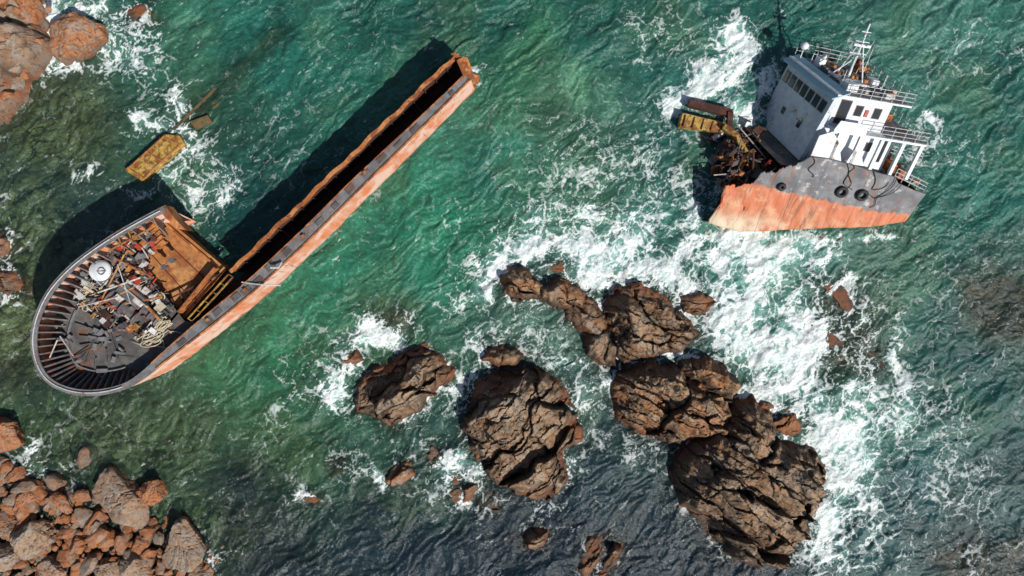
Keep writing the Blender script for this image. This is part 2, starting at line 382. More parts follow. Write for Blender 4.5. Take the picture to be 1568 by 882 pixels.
def shallow_px(px,py):
    s=np.zeros(np.shape(px))
    for (a,b,rx,ry,k) in [(20,420,130,220,.85),(90,200,130,100,.8),(170,680,220,90,.75),(100,820,330,110,.9),(430,690,130,80,.6),(620,760,170,70,.5),(1290,515,65,90,.9),(1500,860,110,60,.7),(600,480,50,35,.7),(760,750,90,50,.5),(1540,470,80,70,.6),(480,600,60,40,.5),(850,820,150,60,.3),(840,180,60,40,.35)]:
        s=np.maximum(s,k*np.exp(-(((px-a)/rx)**2+((py-b)/ry)**2)**1.5))
    t=np.clip(((px-270)*.73+(py-200)*-.69)/225,0,1)   # over the sunken strip
    dd=np.hypot(px-(270+165*t),py-(200-155*t)); s=np.maximum(s,.7*np.exp(-(dd/22)**2))
    return s
lst=[]
for k in range(12000):
    px,py=RS.uniform(-60,760),RS.uniform(90,940)
    sh=float(shallow_px(np.array(px),np.array(py)))
    if RS.rand()>sh*1.1: continue
    if abs((px-270)*.69+(py-200)*.73)<22 and 262<px<440 and py<215: continue
    r=RS.choice([.3,.55,.85,1.3],p=[.3,.36,.24,.10])
    lst.append((tuple(P(px,py,-r*.6-.3-RS.rand()*.35)),r))
mass('submerged_boulders',lst[:2400],M['submerged'],flat=.6)
# seabed
g=G('seabed_sand'); g.pr(g.mix(g.mr(g.noise(.9,6,.7),.4,.6),(.035,.05,.03),(.17,.17,.09)),.9,g.bump(g.noise(2,4),.8,.3)); 
mesh('seabed',[(-2500,-2500,-6),(2500,-2500,-6),(2500,2500,-6),(-2500,2500,-6)],[(0,1,2,3)],g.m)
sx,sy=np.meshgrid(np.arange(-75,62,.7),np.arange(-45,40,.7)); z=-1.7-4.1*(1-np.clip(shallow_px(784+16*sx,441-16*sy)*1.3,0,1))+fbm(sx*.5,sy*.5,4,3)*1.0
fastmesh('seabed_shallows',np.stack([sx.ravel(),sy.ravel(),z.ravel()],1),gridfaces(sx.shape[1],sx.shape[0]),g.m)
# ------------------------------------------------------------ water
far=np.array([57.5,60,65,75,95,130,220,350,600,1000,1800,2500.]); fary=np.array([34,36,40,48,60,80,130,220,350,600,1000,1800,2500.])
X=np.concatenate([-far[::-1],np.arange(-56,56.01,.088),far]); Y=np.concatenate([-fary[::-1],np.arange(-32.5,32.51,.088),fary])
x,y=np.meshgrid(X,Y); px=784+16*x; py=441-16*y
ctrl=[(30,330,60,84,68),(100,200,80,100,72),(150,250,58,88,78),(300,40,36,112,94),(330,170,42,84,66),(450,80,32,108,92),(560,50,32,100,84),(750,50,28,96,80),(600,160,30,106,88),
(800,90,54,116,80),(850,160,78,134,102),(900,60,32,96,82),(1000,60,32,94,82),(1200,30,30,94,82),(1450,60,62,122,106),(1530,150,30,102,90),(1500,300,32,106,92),(1540,470,70,94,80),(1450,450,42,100,86),
(1500,600,32,88,84),(1380,760,44,90,92),(1520,760,44,80,80),(950,250,58,108,90),(650,330,32,128,96),(550,440,32,122,92),(720,380,38,118,90),(450,560,46,120,82),(360,600,54,108,70),(440,680,72,126,84),(300,680,70,96,66),
(150,650,56,76,58),(20,480,86,90,62),(600,480,66,114,84),(650,700,50,88,80),(850,500,76,118,102),(560,790,36,54,64),(640,840,30,46,60),(750,840,26,42,56),(950,720,38,62,68),(860,800,30,46,60),(1000,840,24,38,52),(900,600,60,92,88),(1100,880,24,38,52),(1000,760,32,52,62),(400,800,40,54,54),(450,860,34,46,54),
(1300,500,80,116,98),(1060,250,34,88,82),(400,300,22,76,70),(90,300,38,66,62),(1200,460,62,128,114),(1280,620,66,128,112),(780,250,38,112,92),(1020,340,50,110,96),(500,620,52,110,82),(560,690,56,100,82),(230,200,48,92,74),(1100,110,56,116,106),(690,60,24,80,70)]
C=np.array([lin(c[2:]) for c in ctrl]); 
C=C*.90; C=C*.88+.12*C.mean(1,keepdims=True)
cx_=np.linspace(-60,60,241); cy_=np.linspace(-34,34,137); gx,gy=np.meshgrid(cx_,cy_)
def coarse(fn,xx,yy):
    ix=np.clip((np.clip(xx,-60,60)+60)/120*240,0,239.999); iy=np.clip((np.clip(yy,-34,34)+34)/68*136,0,135.999)
    a=ix.astype(int); b=iy.astype(int); u=ix-a; v=iy-b
    if fn.ndim==3: u=u[...,None]; v=v[...,None]
    return (fn[b,a]*(1-u)+fn[b,a+1]*u)*(1-v)+(fn[b+1,a]*(1-u)+fn[b+1,a+1]*u)*v
gpx=784+16*gx; gpy=441-16*gy; num=np.zeros(gx.shape+(3,)); den=np.zeros(gx.shape)
for c,cc in zip(ctrl,C):
    wt=1/(((gpx-c[0])**2+(gpy-c[1])**2)/2500+.35)**1.9
    num+=wt[...,None]*cc; den+=wt
tintc=num/den[...,None]
tint=coarse(tintc,x+(fbm(x*.12,y*.12,4,5)-.5)*8,y+(fbm(x*.12+50,y*.12,4,7)-.5)*8)
n=fbm(x*.28,y*.28,5,9); tint=tint*(.60+.8*n)[...,None]
lum=fbm(x*.16+9,y*.16,4,13); gsh=np.clip((lum-.52)*5,0,1)[...,None]*sstep(800,640,py)[...,None]
tint=tint*(1-gsh*.35)+gsh*.35*np.array(lin((86,126,88)))*.8
foam=np.zeros(x.shape)
fb=[(1112,62,26,30,.85),(1140,85,14,24,.8),(1105,105,30,18,.85),(1085,135,45,14,.85),(1035,148,26,12,.8),(1180,128,16,24,.6),(1150,178,30,14,.8),(1014,165,12,16,.6),(1000,55,45,34,.2),
(85,25,24,34,.9),(125,15,36,22,.6),(165,60,25,30,.5),(95,105,40,22,.55),(150,115,40,20,.4),(200,90,30,30,.4),(210,40,30,18,.4),(262,150,18,26,.6),(235,185,24,14,.7),(275,196,22,14,.75),(295,225,30,22,.5),(335,290,16,34,.55),(300,300,20,20,.4),(125,265,12,14,.5),(60,90,20,26,.5),(235,280,34,8,.4),(270,255,26,20,.45),
(800,385,34,20,.85),(725,450,24,26,.85),(750,415,22,26,.75),(840,340,60,28,.42),(900,385,50,20,.88),(950,365,40,18,.65),(980,415,42,16,.88),(1020,420,28,20,.95),(920,330,70,22,.40),(1060,380,28,16,.62),(700,480,26,16,.4),(780,430,14,20,.5),
(1090,440,24,18,.95),(1105,490,26,26,.98),(1140,450,26,40,.92),(1180,388,44,20,.95),(1128,400,34,22,.78),(1150,520,38,34,.95),(1195,550,36,38,.98),(1235,520,22,34,.85),(1200,470,28,50,.66),(1180,600,40,18,.98),(1235,600,34,34,.98),(1290,645,46,22,.98),(1260,680,32,24,.9),(1310,690,30,34,.8),(1285,730,24,34,.85),(1320,760,24,34,.5),(1275,800,24,34,.75),(1260,850,34,26,.6),(1330,830,46,34,.34),(1060,320,16,18,.6),(1110,360,36,9,.9),(1220,366,50,10,.85),(1250,380,24,20,.7),(1330,362,50,8,.5),(1170,425,30,24,.8),
(1378,560,9,44,.65),(1378,620,20,26,.6),(1300,590,30,20,.65),(1330,620,44,24,.5),(1245,450,14,26,.6),(1300,430,40,8,.5),(1240,490,14,26,.55),(1310,500,34,44,.44),(1420,640,44,50,.2),(1450,760,70,40,.2),(1400,700,60,60,.2),
(920,478,11,22,.9),(895,410,34,14,.75),(1030,545,30,8,1.),(940,572,12,14,.85),(850,545,36,14,.4),(890,600,22,34,.36),(920,640,18,40,.3),(858,700,20,40,.5),(705,712,20,13,.9),(688,745,8,18,.5),(725,535,15,20,.45),(790,500,60,24,.26),(560,515,34,20,.78),(518,575,16,34,.78),(600,525,30,13,.85),(508,610,18,16,.62),(475,585,36,34,.30),(640,500,26,16,.3),(585,740,10,10,.8),(560,720,40,20,.2),(470,760,16,5,.6),(700,600,16,34,.36),(650,680,44,16,.2),(640,740,44,26,.16),(430,620,20,40,.18),
(820,770,50,10,.2),(960,700,44,20,.18),(1020,330,50,50,.30),(880,240,55,34,.2),(740,120,14,12,.6),(1440,230,50,24,.28),(1420,200,20,12,.5),(1490,80,60,34,.12),(950,270,90,44,.2),(760,340,44,44,.2),(420,220,60,34,.10),(60,720,30,8,.45),(45,690,12,18,.6),(70,750,30,8,.5),(15,360,10,34,.4),(20,430,22,24,.35),(330,850,26,14,.25),(1095,290,10,40,.4),(1480,500,60,90,.07),(1480,400,60,60,.07),(1000,180,60,60,.12)]
wpx=px+(fbm(x*.3,y*.3,5,2)-.5)*70; wpy=py+(fbm(x*.3+30,y*.3,5,6)-.5)*70
for (a,b,rx,ry,k) in fb:
    jx=np.where((X>(a-rx*3-60-784)/16)&(X<(a+rx*3+60-784)/16))[0]; jy=np.where((Y>(441-b-ry*3-60)/16)&(Y<(441-b+ry*3+60)/16))[0]
    s_=np.ix_(jy,jx)
    gv=k*np.exp(-(((wpx[s_]-a)/rx)**2+((wpy[s_]-b)/ry)**2)*.62)
    foam[s_]=np.maximum(foam[s_],gv)+.22*np.minimum(foam[s_],gv)
shal=coarse(shallow_px(gpx,gpy),x,y)
for (nm,pts,hm,fo,ang,mt),w in zip(rocks,rock_world):
    xs=[p[0] for p in w]; ys=[p[1] for p in w]
    jx=np.where((X>min(xs)-5)&(X<max(xs)+5))[0]; jy=np.where((Y>min(ys)-5)&(Y<max(ys)+5))[0]
    if len(jx)==0 or len(jy)==0: continue
    s_=np.ix_(jy,jx); d=-sdf(x[s_],y[s_],w)
    nn=fbm(x[s_]*.5,y[s_]*.5,3,int(abs(pts[0][0]))%19)
    gv=fo*np.exp(-np.maximum(d,0)/.7)*np.clip(nn*2.2-.25,0,1.3)
    foam[s_]=np.maximum(foam[s_],np.clip(gv,0,.9))
    shal[s_]=np.maximum(shal[s_],.8*np.exp(-np.maximum(d,0)/1.3))
mod=fbm(x*.4,y*.4,4,1)
m=np.clip(foam*(.40+1.15*mod),0,.97)
fx=x+(fbm(x*.5,y*.5,3,3)-.5)*2.8+(fbm(x*1.8,y*1.8,3,8)-.5)*.8; fy=y+(fbm(x*.5+70,y*.5,3,5)-.5)*2.8+(fbm(x*1.8+9,y*1.8,3,10)-.5)*.8
e1=wedge(fx*.62,fy*.62,3); e2=wedge(fx*1.35+5,fy*1.35,7); e3=wedge(fx*2.9+9,fy*2.9,11)
strk=fbm((fx*.5+fy*.87)*.35,(-fx*.87+fy*.5)*1.5,4,14)
p=.48*np.exp(-e1/.09)+.38*np.exp(-e2/.12)+.14*np.exp(-e3/.18)+.65*fbm(x*.7,y*.7,5,6)+.55*strk
r_=rank(p); del e1,e2,e3
wp=fbm((x*.83+y*.56)*.5,(-x*.56+y*.83)*1.1,5,12)
base=.004+.035*sstep(.52,.68,fbm(x*.13,y*.13,3,15))+.02*sstep(.5,.7,wp)
mm=np.clip(m+base,0,.97)
fo_=sstep(1-mm-.05,1-mm+.08,r_)*(.35+.7*np.clip(mm*2,0,1))
flk=rank(fbm((x*.8+y*.6)*1.2,(-x*.6+y*.8)*3.4,4,4)); gate=sstep(.45,.66,fbm(x*.3,y*.3,3,17))
fo_=np.maximum(fo_,sstep(.984,.998,flk)*(.05+.5*gate))
fo_=np.clip(fo_,0,1)
wx_=x+(fbm(x*.25,y*.25,3,9)-.5)*3; wy_=y+(fbm(x*.25+20,y*.25,3,11)-.5)*3
u=wx_*.82+wy_*.57; v=-wx_*.57+wy_*.82
def rid(n): return 1-np.abs(2*n-1)
zz=(fbm(u*.22,v*.42,3,2)-.5)*.8+rid(fbm(u*.45,v*.95,3,8))*.28+rid(fbm(u*1.2+3,v*2.3,2,14))*.10+fbm(u*3.1,v*4.8,2,18)*.035+np.clip(foam,0,1)*fbm(x*1.3,y*1.3,4,4)*.5-.25
edge=np.clip((56-abs(x))/3,0,1)*np.clip((32.5-abs(y))/2,0,1); zz=zz*edge-.0
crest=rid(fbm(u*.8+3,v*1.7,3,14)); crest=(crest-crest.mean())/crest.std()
tint=tint*np.clip(1+.10*crest+.25*(wp-.5)*4*.5,.4,1.9)[...,None]  # light scattered in the waves baked into the tint: crests paler, troughs darker
V=np.stack([x.ravel(),y.ravel(),zz.ravel()],1)
g=G('sea_water_surface')
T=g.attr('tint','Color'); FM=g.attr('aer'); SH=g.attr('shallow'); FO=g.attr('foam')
w2=g.noise(2.4,5,.62,g.map(.6,(1,1.9,1)))
fn=g.noise(5,4,.7); fl=g.noise(1.3,3,.6)
fo=g.ma('MULTIPLY',FO,g.mr(fn,.3,.58,.45,1.))
col=g.mix(g.mr(w2,.35,.65,.35,0),T,(.006,.03,.03))  # ripple light painted into the colour: low parts darkened here, tops lightened below
col=g.mix(g.mr(w2,.58,.78,0,.14),col,(.12,.36,.30))
col=g.mix(g.mr(FM,.15,.95,0,.72),col,(.24,.48,.42))
nrm=g.bump(w2,.85,.16)
dif=g.n('ShaderNodeBsdfDiffuse',{'Color':col,'Normal':nrm}).outputs[0]
tr=g.n('ShaderNodeBsdfTransparent',{'Color':(.70,.90,.80)}).outputs[0]
al=g.ma('MULTIPLY',SH,.92)
body=g.n('ShaderNodeMixShader',{0:al,1:dif,2:tr}).outputs[0]
gl=g.n('ShaderNodeBsdfGlossy',{'Color':(1,1,1),'Roughness':.19,'Normal':nrm}).outputs[0]
fr=g.n('ShaderNodeFresnel',{'IOR':1.34,'Normal':nrm}).outputs[0]
surf=g.n('ShaderNodeMixShader',{0:fr,1:body,2:gl}).outputs[0]
fd=g.n('ShaderNodeBsdfDiffuse',{'Color':g.mix(g.mr(fl,.35,.6),(.66,.76,.75),(.90,.93,.92)),'Normal':g.bump(fn,.8,.2)}).outputs[0]
fin=g.n('ShaderNodeMixShader',{0:fo,1:surf,2:fd}).outputs[0]
g.nt.links.new(fin,g.out.inputs[0])
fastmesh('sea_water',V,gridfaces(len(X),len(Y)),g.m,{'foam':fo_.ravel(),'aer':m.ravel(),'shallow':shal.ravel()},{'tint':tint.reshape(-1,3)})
# ------------------------------------------------------------ wrecked ship: bow section
bow=empty('wrecked_ship_bow_section',tuple(P(200,480,0)))
path=[(250,316,5.5),(205,340,5.6),(160,367,5.7),(112,402,5.8),(76,440,5.9),(55,480,5.9),(47,520,5.9),(54,560,5.9),(75,588,5.8),(110,603,5.7),(150,605,5.6),(190,596,5.3),(222,578,5.1),(258,550,4.8),(302,516,4.5),(350,478,4.3),(400,436,4.2),(480,361,4.1),(560,281,4.0),(640,202,3.9),(723,119,3.7)]
pw=[P(*p) for p in path]
def catmull(ps,n=10):
    out=[]
    for i in range(len(ps)-1):
        a=ps[max(i-1,0)];b=ps[i];c=ps[i+1];d=ps[min(i+2,len(ps)-1)]
        for k in range(n):
            t=k/n; out.append(.5*((2*b)+(c-a)*t+(2*a-5*b+4*c-d)*t*t+(3*b-a-3*c+d)*t**3))
    out.append(ps[-1]); return out
cp=catmull(pw,10); NP=len(cp)
nin=[]
for i in range(NP):
    t=cp[min(i+1,NP-1)]-cp[max(i-1,0)]; t.z=0;t.normalize(); nin.append(Vector((-t.y,t.x,0)))
def sm(a,b,x):
    t=max(0,min(1,(x-a)/(b-a))); return t*t*(3-2*t)
def sweep(prof,name,mat,i0=0,i1=None,smooth=True):
    i1=i1 or NP; vs=[];f=[]; m=None
    for i in range(i0,i1):
        pr_=prof(i); m=len(pr_)
        for (o,z) in pr_: q=cp[i]+nin[i]*o; vs.append((q.x,q.y,z))
    for i in range(i1-i0-1):
        for k in range(m-1): f.append((i*m+k,(i+1)*m+k,(i+1)*m+k+1,i*m+k+1))
    return mesh(name,vs,f,mat,bow,smooth)
def fl_(i): return 1-sm(85,135,i)
dents=[.06*math.sin(i*1.7)+.05*math.sin(i*.61) for i in range(NP)]
sweep(lambda i:[(1.4*fl_(i)-.12*(1-fl_(i)),-1.8),(.9*fl_(i)-.1*(1-fl_(i))+dents[i]*.5,0.3),(.45*fl_(i)-.05+dents[i]*.6,cp[i].z*.55),(0,cp[i].z-.12)],'hull_plating',M['hull'])
wd=lambda i:.50+.62*sm(110,150,i)-.40*sm(175,NP,i)
sweep(lambda i:[(-.04,cp[i].z-.14),(-.05,cp[i].z),(wd(i),cp[i].z),(wd(i),cp[i].z-.12),(.1,cp[i].z-.14)],'gunwale_rim',M['rim'],smooth=False)
zdeck=3.6
sweep(lambda i:[(.12,cp[i].z-.13),(.14,min(zdeck,cp[i].z-.3)-.1)],'bulwark_inner',M['gray'],0,132)
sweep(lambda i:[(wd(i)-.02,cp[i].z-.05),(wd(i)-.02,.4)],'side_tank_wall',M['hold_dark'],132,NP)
mb=MB()
rr=random.Random(3)
for i in range(125,NP-1):
    a,b=cp[i],cp[i+1]
    mb.beam(a+Vector((0,0,.06)),b+Vector((0,0,.06)),.12,.12)
    a=cp[i]+nin[i]*(wd(i)-.04); b=cp[i+1]+nin[i+1]*(wd(i+1)-.04)
    if i%13: mb.beam(a+Vector((0,0,.05)),b+Vector((0,0,.05)),.08,.10)
mb.obj('deck_edge_bar',M['orange'],bow)
mb=MB(); mb2=MB()
for i in range(133,NP-3,3):
    if rr.random()<.25: continue
    q=cp[i]+nin[i]*(wd(i)*(.4+.2*rr.random())); t=(cp[i+1]-cp[i]).normalized()
    mb.box(q+Vector((0,0,.05)),(t,nin[i],(0,0,1)),(.25+.3*rr.random(),wd(i)*(.12+.16*rr.random()),.05))
    if i%12==1: mb2.box(q+nin[i]*.1+Vector((0,0,.15)),(t,nin[i],(0,0,1)),(.16,.12,.16))
mb.obj('side_deck_plates',M['deck'],bow); mb2.obj('side_deck_lugs',M['orange'],bow)
mb=MB()
for i in range(6,112,3):
    a=cp[i]; n_=nin[i]; t=(cp[i+1]-cp[i]).normalized()
    ln=1.75+.25*math.sin(i*2.3)
    top=a.z-.2; p0=a+n_*.16; p0.z=top; p1=a+n_*.55; p1.z=top; p2=a+n_*ln; p2.z=zdeck+.1; p3=a+n_*.16; p3.z=zdeck+.05
    if a.z>4.1: mb.prism([p-t*.06 for p in (p0,p1,p2,p3)],t*.12)
mb.obj('bulwark_stays',M['gray'],bow)
mb=MB()
pts=[cp[i]+nin[i]*1.9 for i in range(6,112,2)]
for a,b in zip(pts[:-1],pts[1:]):
    a=Vector((a.x,a.y,zdeck+.16)); b=Vector((b.x,b.y,zdeck+.16)); mb.beam(a,b,.12,.22)
mb.obj('deck_ring_frame',M['rim'],bow)
mb=MB()
for i in range(30,112,7):
    a=cp[i]+nin[i]*(1.9+rr.random()); b=cp[i]+nin[i]*rr.uniform(3.,6.); mb.beam((a.x,a.y,zdeck+.07+.011*i/7),(b.x,b.y,zdeck+.07+.01*i/7),.1,.14)
for k in range(9):
    i=rr.randrange(40,118); q=cp[i]+nin[i]*rr.uniform(2.2,6.5); th=rr.uniform(0,3.14)
    mb.box((q.x,q.y,zdeck+.03+.012*k),((math.cos(th),math.sin(th),0),(-math.sin(th),math.cos(th),0),(0,0,1)),(rr.uniform(.3,.9),rr.uniform(.15,.6),.033))
mb.obj('deck_frames_and_hatches',M['deck'],bow)
mb=MB()
for k in range(22):
    i=rr.randrange(45,118); q=cp[i]+nin[i]*rr.uniform(1.2,6.); th=rr.uniform(0,3.14)
    mb.box((q.x,q.y,zdeck+.12+.013*k),((math.cos(th),math.sin(th),0),(-math.sin(th),math.cos(th),0),(0,0,1)),(rr.uniform(.1,.5),rr.uniform(.08,.2),.12))
mb.obj('deck_fittings',M['rim'],bow)
mb=MB(); pts=[cp[i]+nin[i]*.25 for i in range(2,112,2)]
mb.tube([p+Vector((0,0,.12)) for p in pts],.05); mb.obj('rim_handrail',M['steel'],bow)
dk=[cp[i]+nin[i]*.13 for i in range(0,146,2)]
dk=[(p.x,p.y,zdeck) for p in dk]+[tuple(P(282,491,zdeck)),tuple(P(219,408,zdeck)),tuple(P(252,336,zdeck))]
n=len(dk)
mesh('foredeck',dk,[tuple(range(n))],M['deck'],bow)
A_,B_,C_,D_=[(252,332),(346,411),(281,490),(218,408)]
mb=MB(); zp=2.4
mb.prism([P(*q,zp) for q in (A_,D_,C_,B_)],(0,0,-.2)); mb.obj('hold_bottom_plate',M['holdplate'],bow)
mb=MB()
mb.beam(P(*D_,1.1),P(*C_,1.1),.15,5.2); mb.beam(P(*A_,.9),P(*B_,.9),.2,3.6); mb.beam(P(*B_,1.1),P(*C_,1.1),.2,5.0); mb.beam(P(*A_,1.),P(*D_,1.),.2,5)
mb.obj('hold_bulkheads',M['orange'],bow)
mb=MB()
for t in (.33,.7):
    a=P(*A_,zp+.05).lerp(P(*D_,zp+.05),t); b=P(*B_,zp+.05).lerp(P(*C_,zp+.05),t)
    mb.beam(a,b,.06,.06)
for k in range(6):
    a=P(262+k*13,456-k*7,zp+.7); b=P(271+k*13,478-k*12,zp+.2); mb.beam(a,b,.12,.12)
mb.beam(P(258,458,zp+.7),P(340,418,zp+.7),.14,.14)
mb.obj('hold_stiffeners',M['hold_dark'],bow)
mb=MB()
mb.beam(P(350,420,3.8),P(288,488,4.),.10,.2); mb.beam(P(357,424,3.8),P(295,492,4.),.10,.2)
for k in range(6):
    t=k/5; mb.beam(P(350,420,3.8).lerp(P(288,488,4.),t),P(357,424,3.8).lerp(P(295,492,4.),t),.07,.1)
mb.obj('coaming_ladder',M['yellow'],bow)
Lr=[(697,82),(350,414)]
a=P(*Lr[0],3.7); b=P(*Lr[1],4.0); d=(b-a); t=d.normalized(); nn=Vector((-t.y,t.x,0)); 
if nn.dot(P(560,320)-P(520,250))<0: nn=-nn
nn.z=0; nn.normalize()
NS=60
vs=[];f=[];vs2=[];f2=[]
for i in range(NS+1):
    q=a.lerp(b,i/NS); j=.06*math.sin(i*1.3)+.05*math.sin(i*.47+1)
    z=q.z+.05*math.sin(i*2.1)
    for (o_,zz_) in [(-.02+j,-1.8),(0+j,z),(.36+j,z),(.36+j,z-.12),(.14+j,z-.14)]: w_=q+nn*o_; vs.append((w_.x,w_.y,zz_))
    for (o_,zz_) in [(.14+j,z-.14),(.13,1.6),(.12,.4)]: w_=q+nn*o_; vs2.append((w_.x,w_.y,zz_))
for i in range(NS):
    for k in range(4): f.append((i*5+k,i*5+k+1,(i+1)*5+k+1,(i+1)*5+k))
    for k in range(2): f2.append((i*3+k,i*3+k+1,(i+1)*3+k+1,(i+1)*3+k))
mesh('inner_tank_bulkhead_rim',vs,f,M['orange'],bow); mesh('inner_tank_bulkhead_face',vs2,f2,M['hold_dark'],bow)  # face below the rim coloured dark to stand in for shade inside the tank
mb=MB()
e=P(723,119,3.0); e2=P(400,436,3.4)
mb.add([(a+nn*.1).xy[:]+(.45,),(e.x,e.y,.45),(e2.x,e2.y,.45),(b+nn*.1).xy[:]+(.45,)],[(0,1,2,3)])
mb.add([(b+nn*.1).xy[:]+(.47,),(e2.x,e2.y,.47),tuple(P(300,514,.47)),tuple(P(285,490,.47))],[(0,1,2,3)])
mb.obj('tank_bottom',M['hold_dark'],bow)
mb=MB()
for i in range(1,20):
    q=a.lerp(b,i/20); mb.box((q+nn*.24).xy[:]+(2.2,),(t,nn,(0,0,1)),(.04,.10,1.2))
    if i%4==0: mb.box((q+nn*1.2).xy[:]+(1.2,),(t,nn,(0,0,1)),(.05,1.15,.8))
mb.obj('tank_frames',M['hold_dark'],bow)
mb=MB()
mb.prism([P(690,82,3.8),P(697,80,3.9),P(708,88,4.),P(716,88,4.),P(727,119,3.8),P(719,121,3.8),P(712,98,3.9)],(0,0,-3.2))
mb.prism([P(699,92,4.1),P(708,88,4.2),P(720,112,4.1),P(710,118,4.)],(0,0,-.4))
mb.prism([P(722,112,1.2),P(735,116,.7),P(732,126,.6),P(722,122,1.)],(0,0,-1.8))
mb.obj('broken_end_plates',M['orange'],bow)
zd=zdeck
def rp(px,py,z=0): return P(px,py,zd+z)
mb=MB(); mb.tube([rp(155,415,0),rp(155,415,.9)],.95,20); mb.dome(rp(155,415,.9),.95,(1,1,.45),24,8,0)
mb.obj('vent_dome',M['white'],bow,True)
mb=MB(); mb.torus(rp(155,415,1.),(0,0,1),.95,.05,28,6); mb.torus(rp(155,415,1.33),(0,0,1),.3,.05,16,6)
mb.beam(rp(148,415,1.3),rp(162,415,1.3),.08,.08); mb.obj('vent_dome_fittings',M['rim'],bow)
def spool(mb,c,d,L,r):
    c=Vector(c); d=Vector(d).normalized()
    mb.tube([c-d*L/2,c+d*L/2],r*.6,14)
    for s in(-1,0,1): mb.tube([c+d*(s*L/2-.05),c+d*(s*L/2+.05)],r,16)
mb=MB(); spool(mb,rp(190,470,.8),(.6,-.5,0),3.0,.75); spool(mb,rp(232,482,.7),(.6,-.5,0),1.6,.6)
mb.box(rp(205,452,.6),((.6,-.5,0),(.5,.6,0),(0,0,1)),(1.3,.6,.6))
mb.obj('anchor_windlass',M['gray'],bow,bevel=.03)
mb=MB(); D1=(.6,-.5,0);D2=(.5,.6,0)
for (x1,y1,sx_,sy_,h_) in [(172,438,.6,.3,.5),(200,436,.4,.35,.6),(186,456,.35,.25,.9),(215,462,.5,.25,.8),(146,462,.4,.2,.3),(225,445,.3,.3,.5)]:
    mb.box(rp(x1,y1,h_),(D1,D2,(0,0,1)),(sx_,sy_,h_*.6))
mb.tube([rp(210,438,.4),rp(222,452,.4)],.3,14); mb.obj('deck_machinery',M['dwhite'],bow,bevel=.04)
cols=['gray','rim','orange','dwhite','steel','hold_dark','rope','yellow','red','deck','holdplate']
rr=random.Random(5)
dp=[(112,408),(190,372),(250,350),(222,408),(262,470),(262,505),(210,520),(150,490),(112,460)]
bufs={c:MB() for c in cols}
wts=[5,5,2,3,2,4,2.2,.7,.6,6,2]
kk=0
while kk<340:
    px_,py_=rr.uniform(100,270),rr.uniform(340,525)
    if float(sdf(np.array([px_]),np.array([py_]),dp)[0])<0: continue
    kk+=1
    c=rr.choices(cols,wts)[0]; th=rr.choice([.85,-.72,rr.uniform(0,3.14)]); tl=rr.uniform(-.4,.4)
    ax1=Vector((math.cos(th),math.sin(th),tl)).normalized(); ax2=ax1.cross(Vector((0,0,1))).normalized(); ax3=ax1.cross(ax2)
    k=rr.random(); q=rp(px_,py_,rr.uniform(.05,.7))
    if k<.42: L_=rr.uniform(.4,1.5); bufs[c].tube([q-ax1*L_/2,q+ax1*L_/2],rr.uniform(.03,.08),7)
    elif k<.85: bufs[c].box(q,(ax1,ax2,ax3),(rr.uniform(.08,.5),rr.uniform(.06,.32),rr.uniform(.04,.25)))
    elif k<.93: bufs[c].torus(q,(rr.uniform(-.4,.4),rr.uniform(-.4,.4),1),rr.uniform(.15,.4),.05,16,6)
    else: bufs[c].tube([q,q+Vector((0,0,.5))],rr.uniform(.12,.3),12)
for c in cols: bufs[c].obj('deck_debris_'+c,M[c],bow)
mb=MB()
for (x1,y1,x2,y2,r) in [(150,448,215,425,.08),(178,430,225,470,.08),(180,405,200,465,.05),(120,470,180,455,.05),(88,520,75,550,.06),(92,515,112,545,.06)]:
    mb.tube([rp(x1,y1,1.2),rp(x2,y2,1.5)],r,8)
mb.obj('fallen_mast_pipes',M['dwhite'],bow)
mb=MB()
for (x1,y1,x2,y2,r) in [(140,472,205,440,.09),(205,448,245,490,.14),(165,470,245,455,.09),(175,395,235,425,.1),(190,390,150,470,.08)]:
    mb.tube([rp(x1,y1,1.),rp(x2,y2,1.2)],r,8)
mb.obj('rusty_spars',M['holdplate'],bow)
mb=MB()
mb.box(rp(207,361,.6),((1,.3,0),(-.3,1,0),(0,0,1)),(.42,.35,.4)); mb.obj('yellow_locker',M['yellow'],bow,bevel=.04)
mb=MB(); mb.box(rp(188,378,.5),((1,.7,0),(-.7,1,0),(0,0,1)),(.5,.14,.2)); mb.box(rp(158,455,.9),((1,.7,0),(-.7,1,0),(0,0,1)),(.4,.1,.2)); mb.box(rp(212,378,.6),((1,-.7,0),(.7,1,0),(0,0,1)),(.3,.2,.1)); mb.obj('red_fittings',M['red'],bow)
mb=MB()
def tangle(mb,px_,py_,R,n,r=.045,z=.35):
    for k in range(n):
        pts=[]; ph=rr.uniform(0,6.28); ox,oy=rr.gauss(0,R*.35),rr.gauss(0,R*.35); a_,b_=rr.uniform(.4,1)*R,rr.uniform(.3,.8)*R
        for i in range(22):
            t_=i/21*6.28*1.1+ph; pts.append(rp(px_,py_,z+.1*math.sin(3*t_)+k*.02)+Vector((ox+a_*math.cos(t_),oy+b_*math.sin(t_+ph*.3),0)))
        mb.tube(pts,r,5)
tangle(mb,235,512,1.1,16,.05,.3); tangle(mb,130,445,.9,11,.05); tangle(mb,245,498,.8,8,.06,.5); tangle(mb,160,440,.7,3,.04); tangle(mb,90,500,.6,2,.03); tangle(mb,215,440,.8,3,.04)
for (p1,p2) in [((110,430),(185,500)),((200,520),(262,540)),((235,520),(270,545)),((225,555),(215,585)),((250,500),(275,515))]:
    pts=[]
    for i in range(14):
        t_=i/13; pts.append(rp(p1[0]+(p2[0]-p1[0])*t_+6*math.sin(t_*7),p1[1]+(p2[1]-p1[1])*t_+5*math.cos(t_*5+p1[0]),.2))
    mb.tube(pts,.04,5)
mb.obj('mooring_ropes',M['rope'],bow,True)
mb=MB()
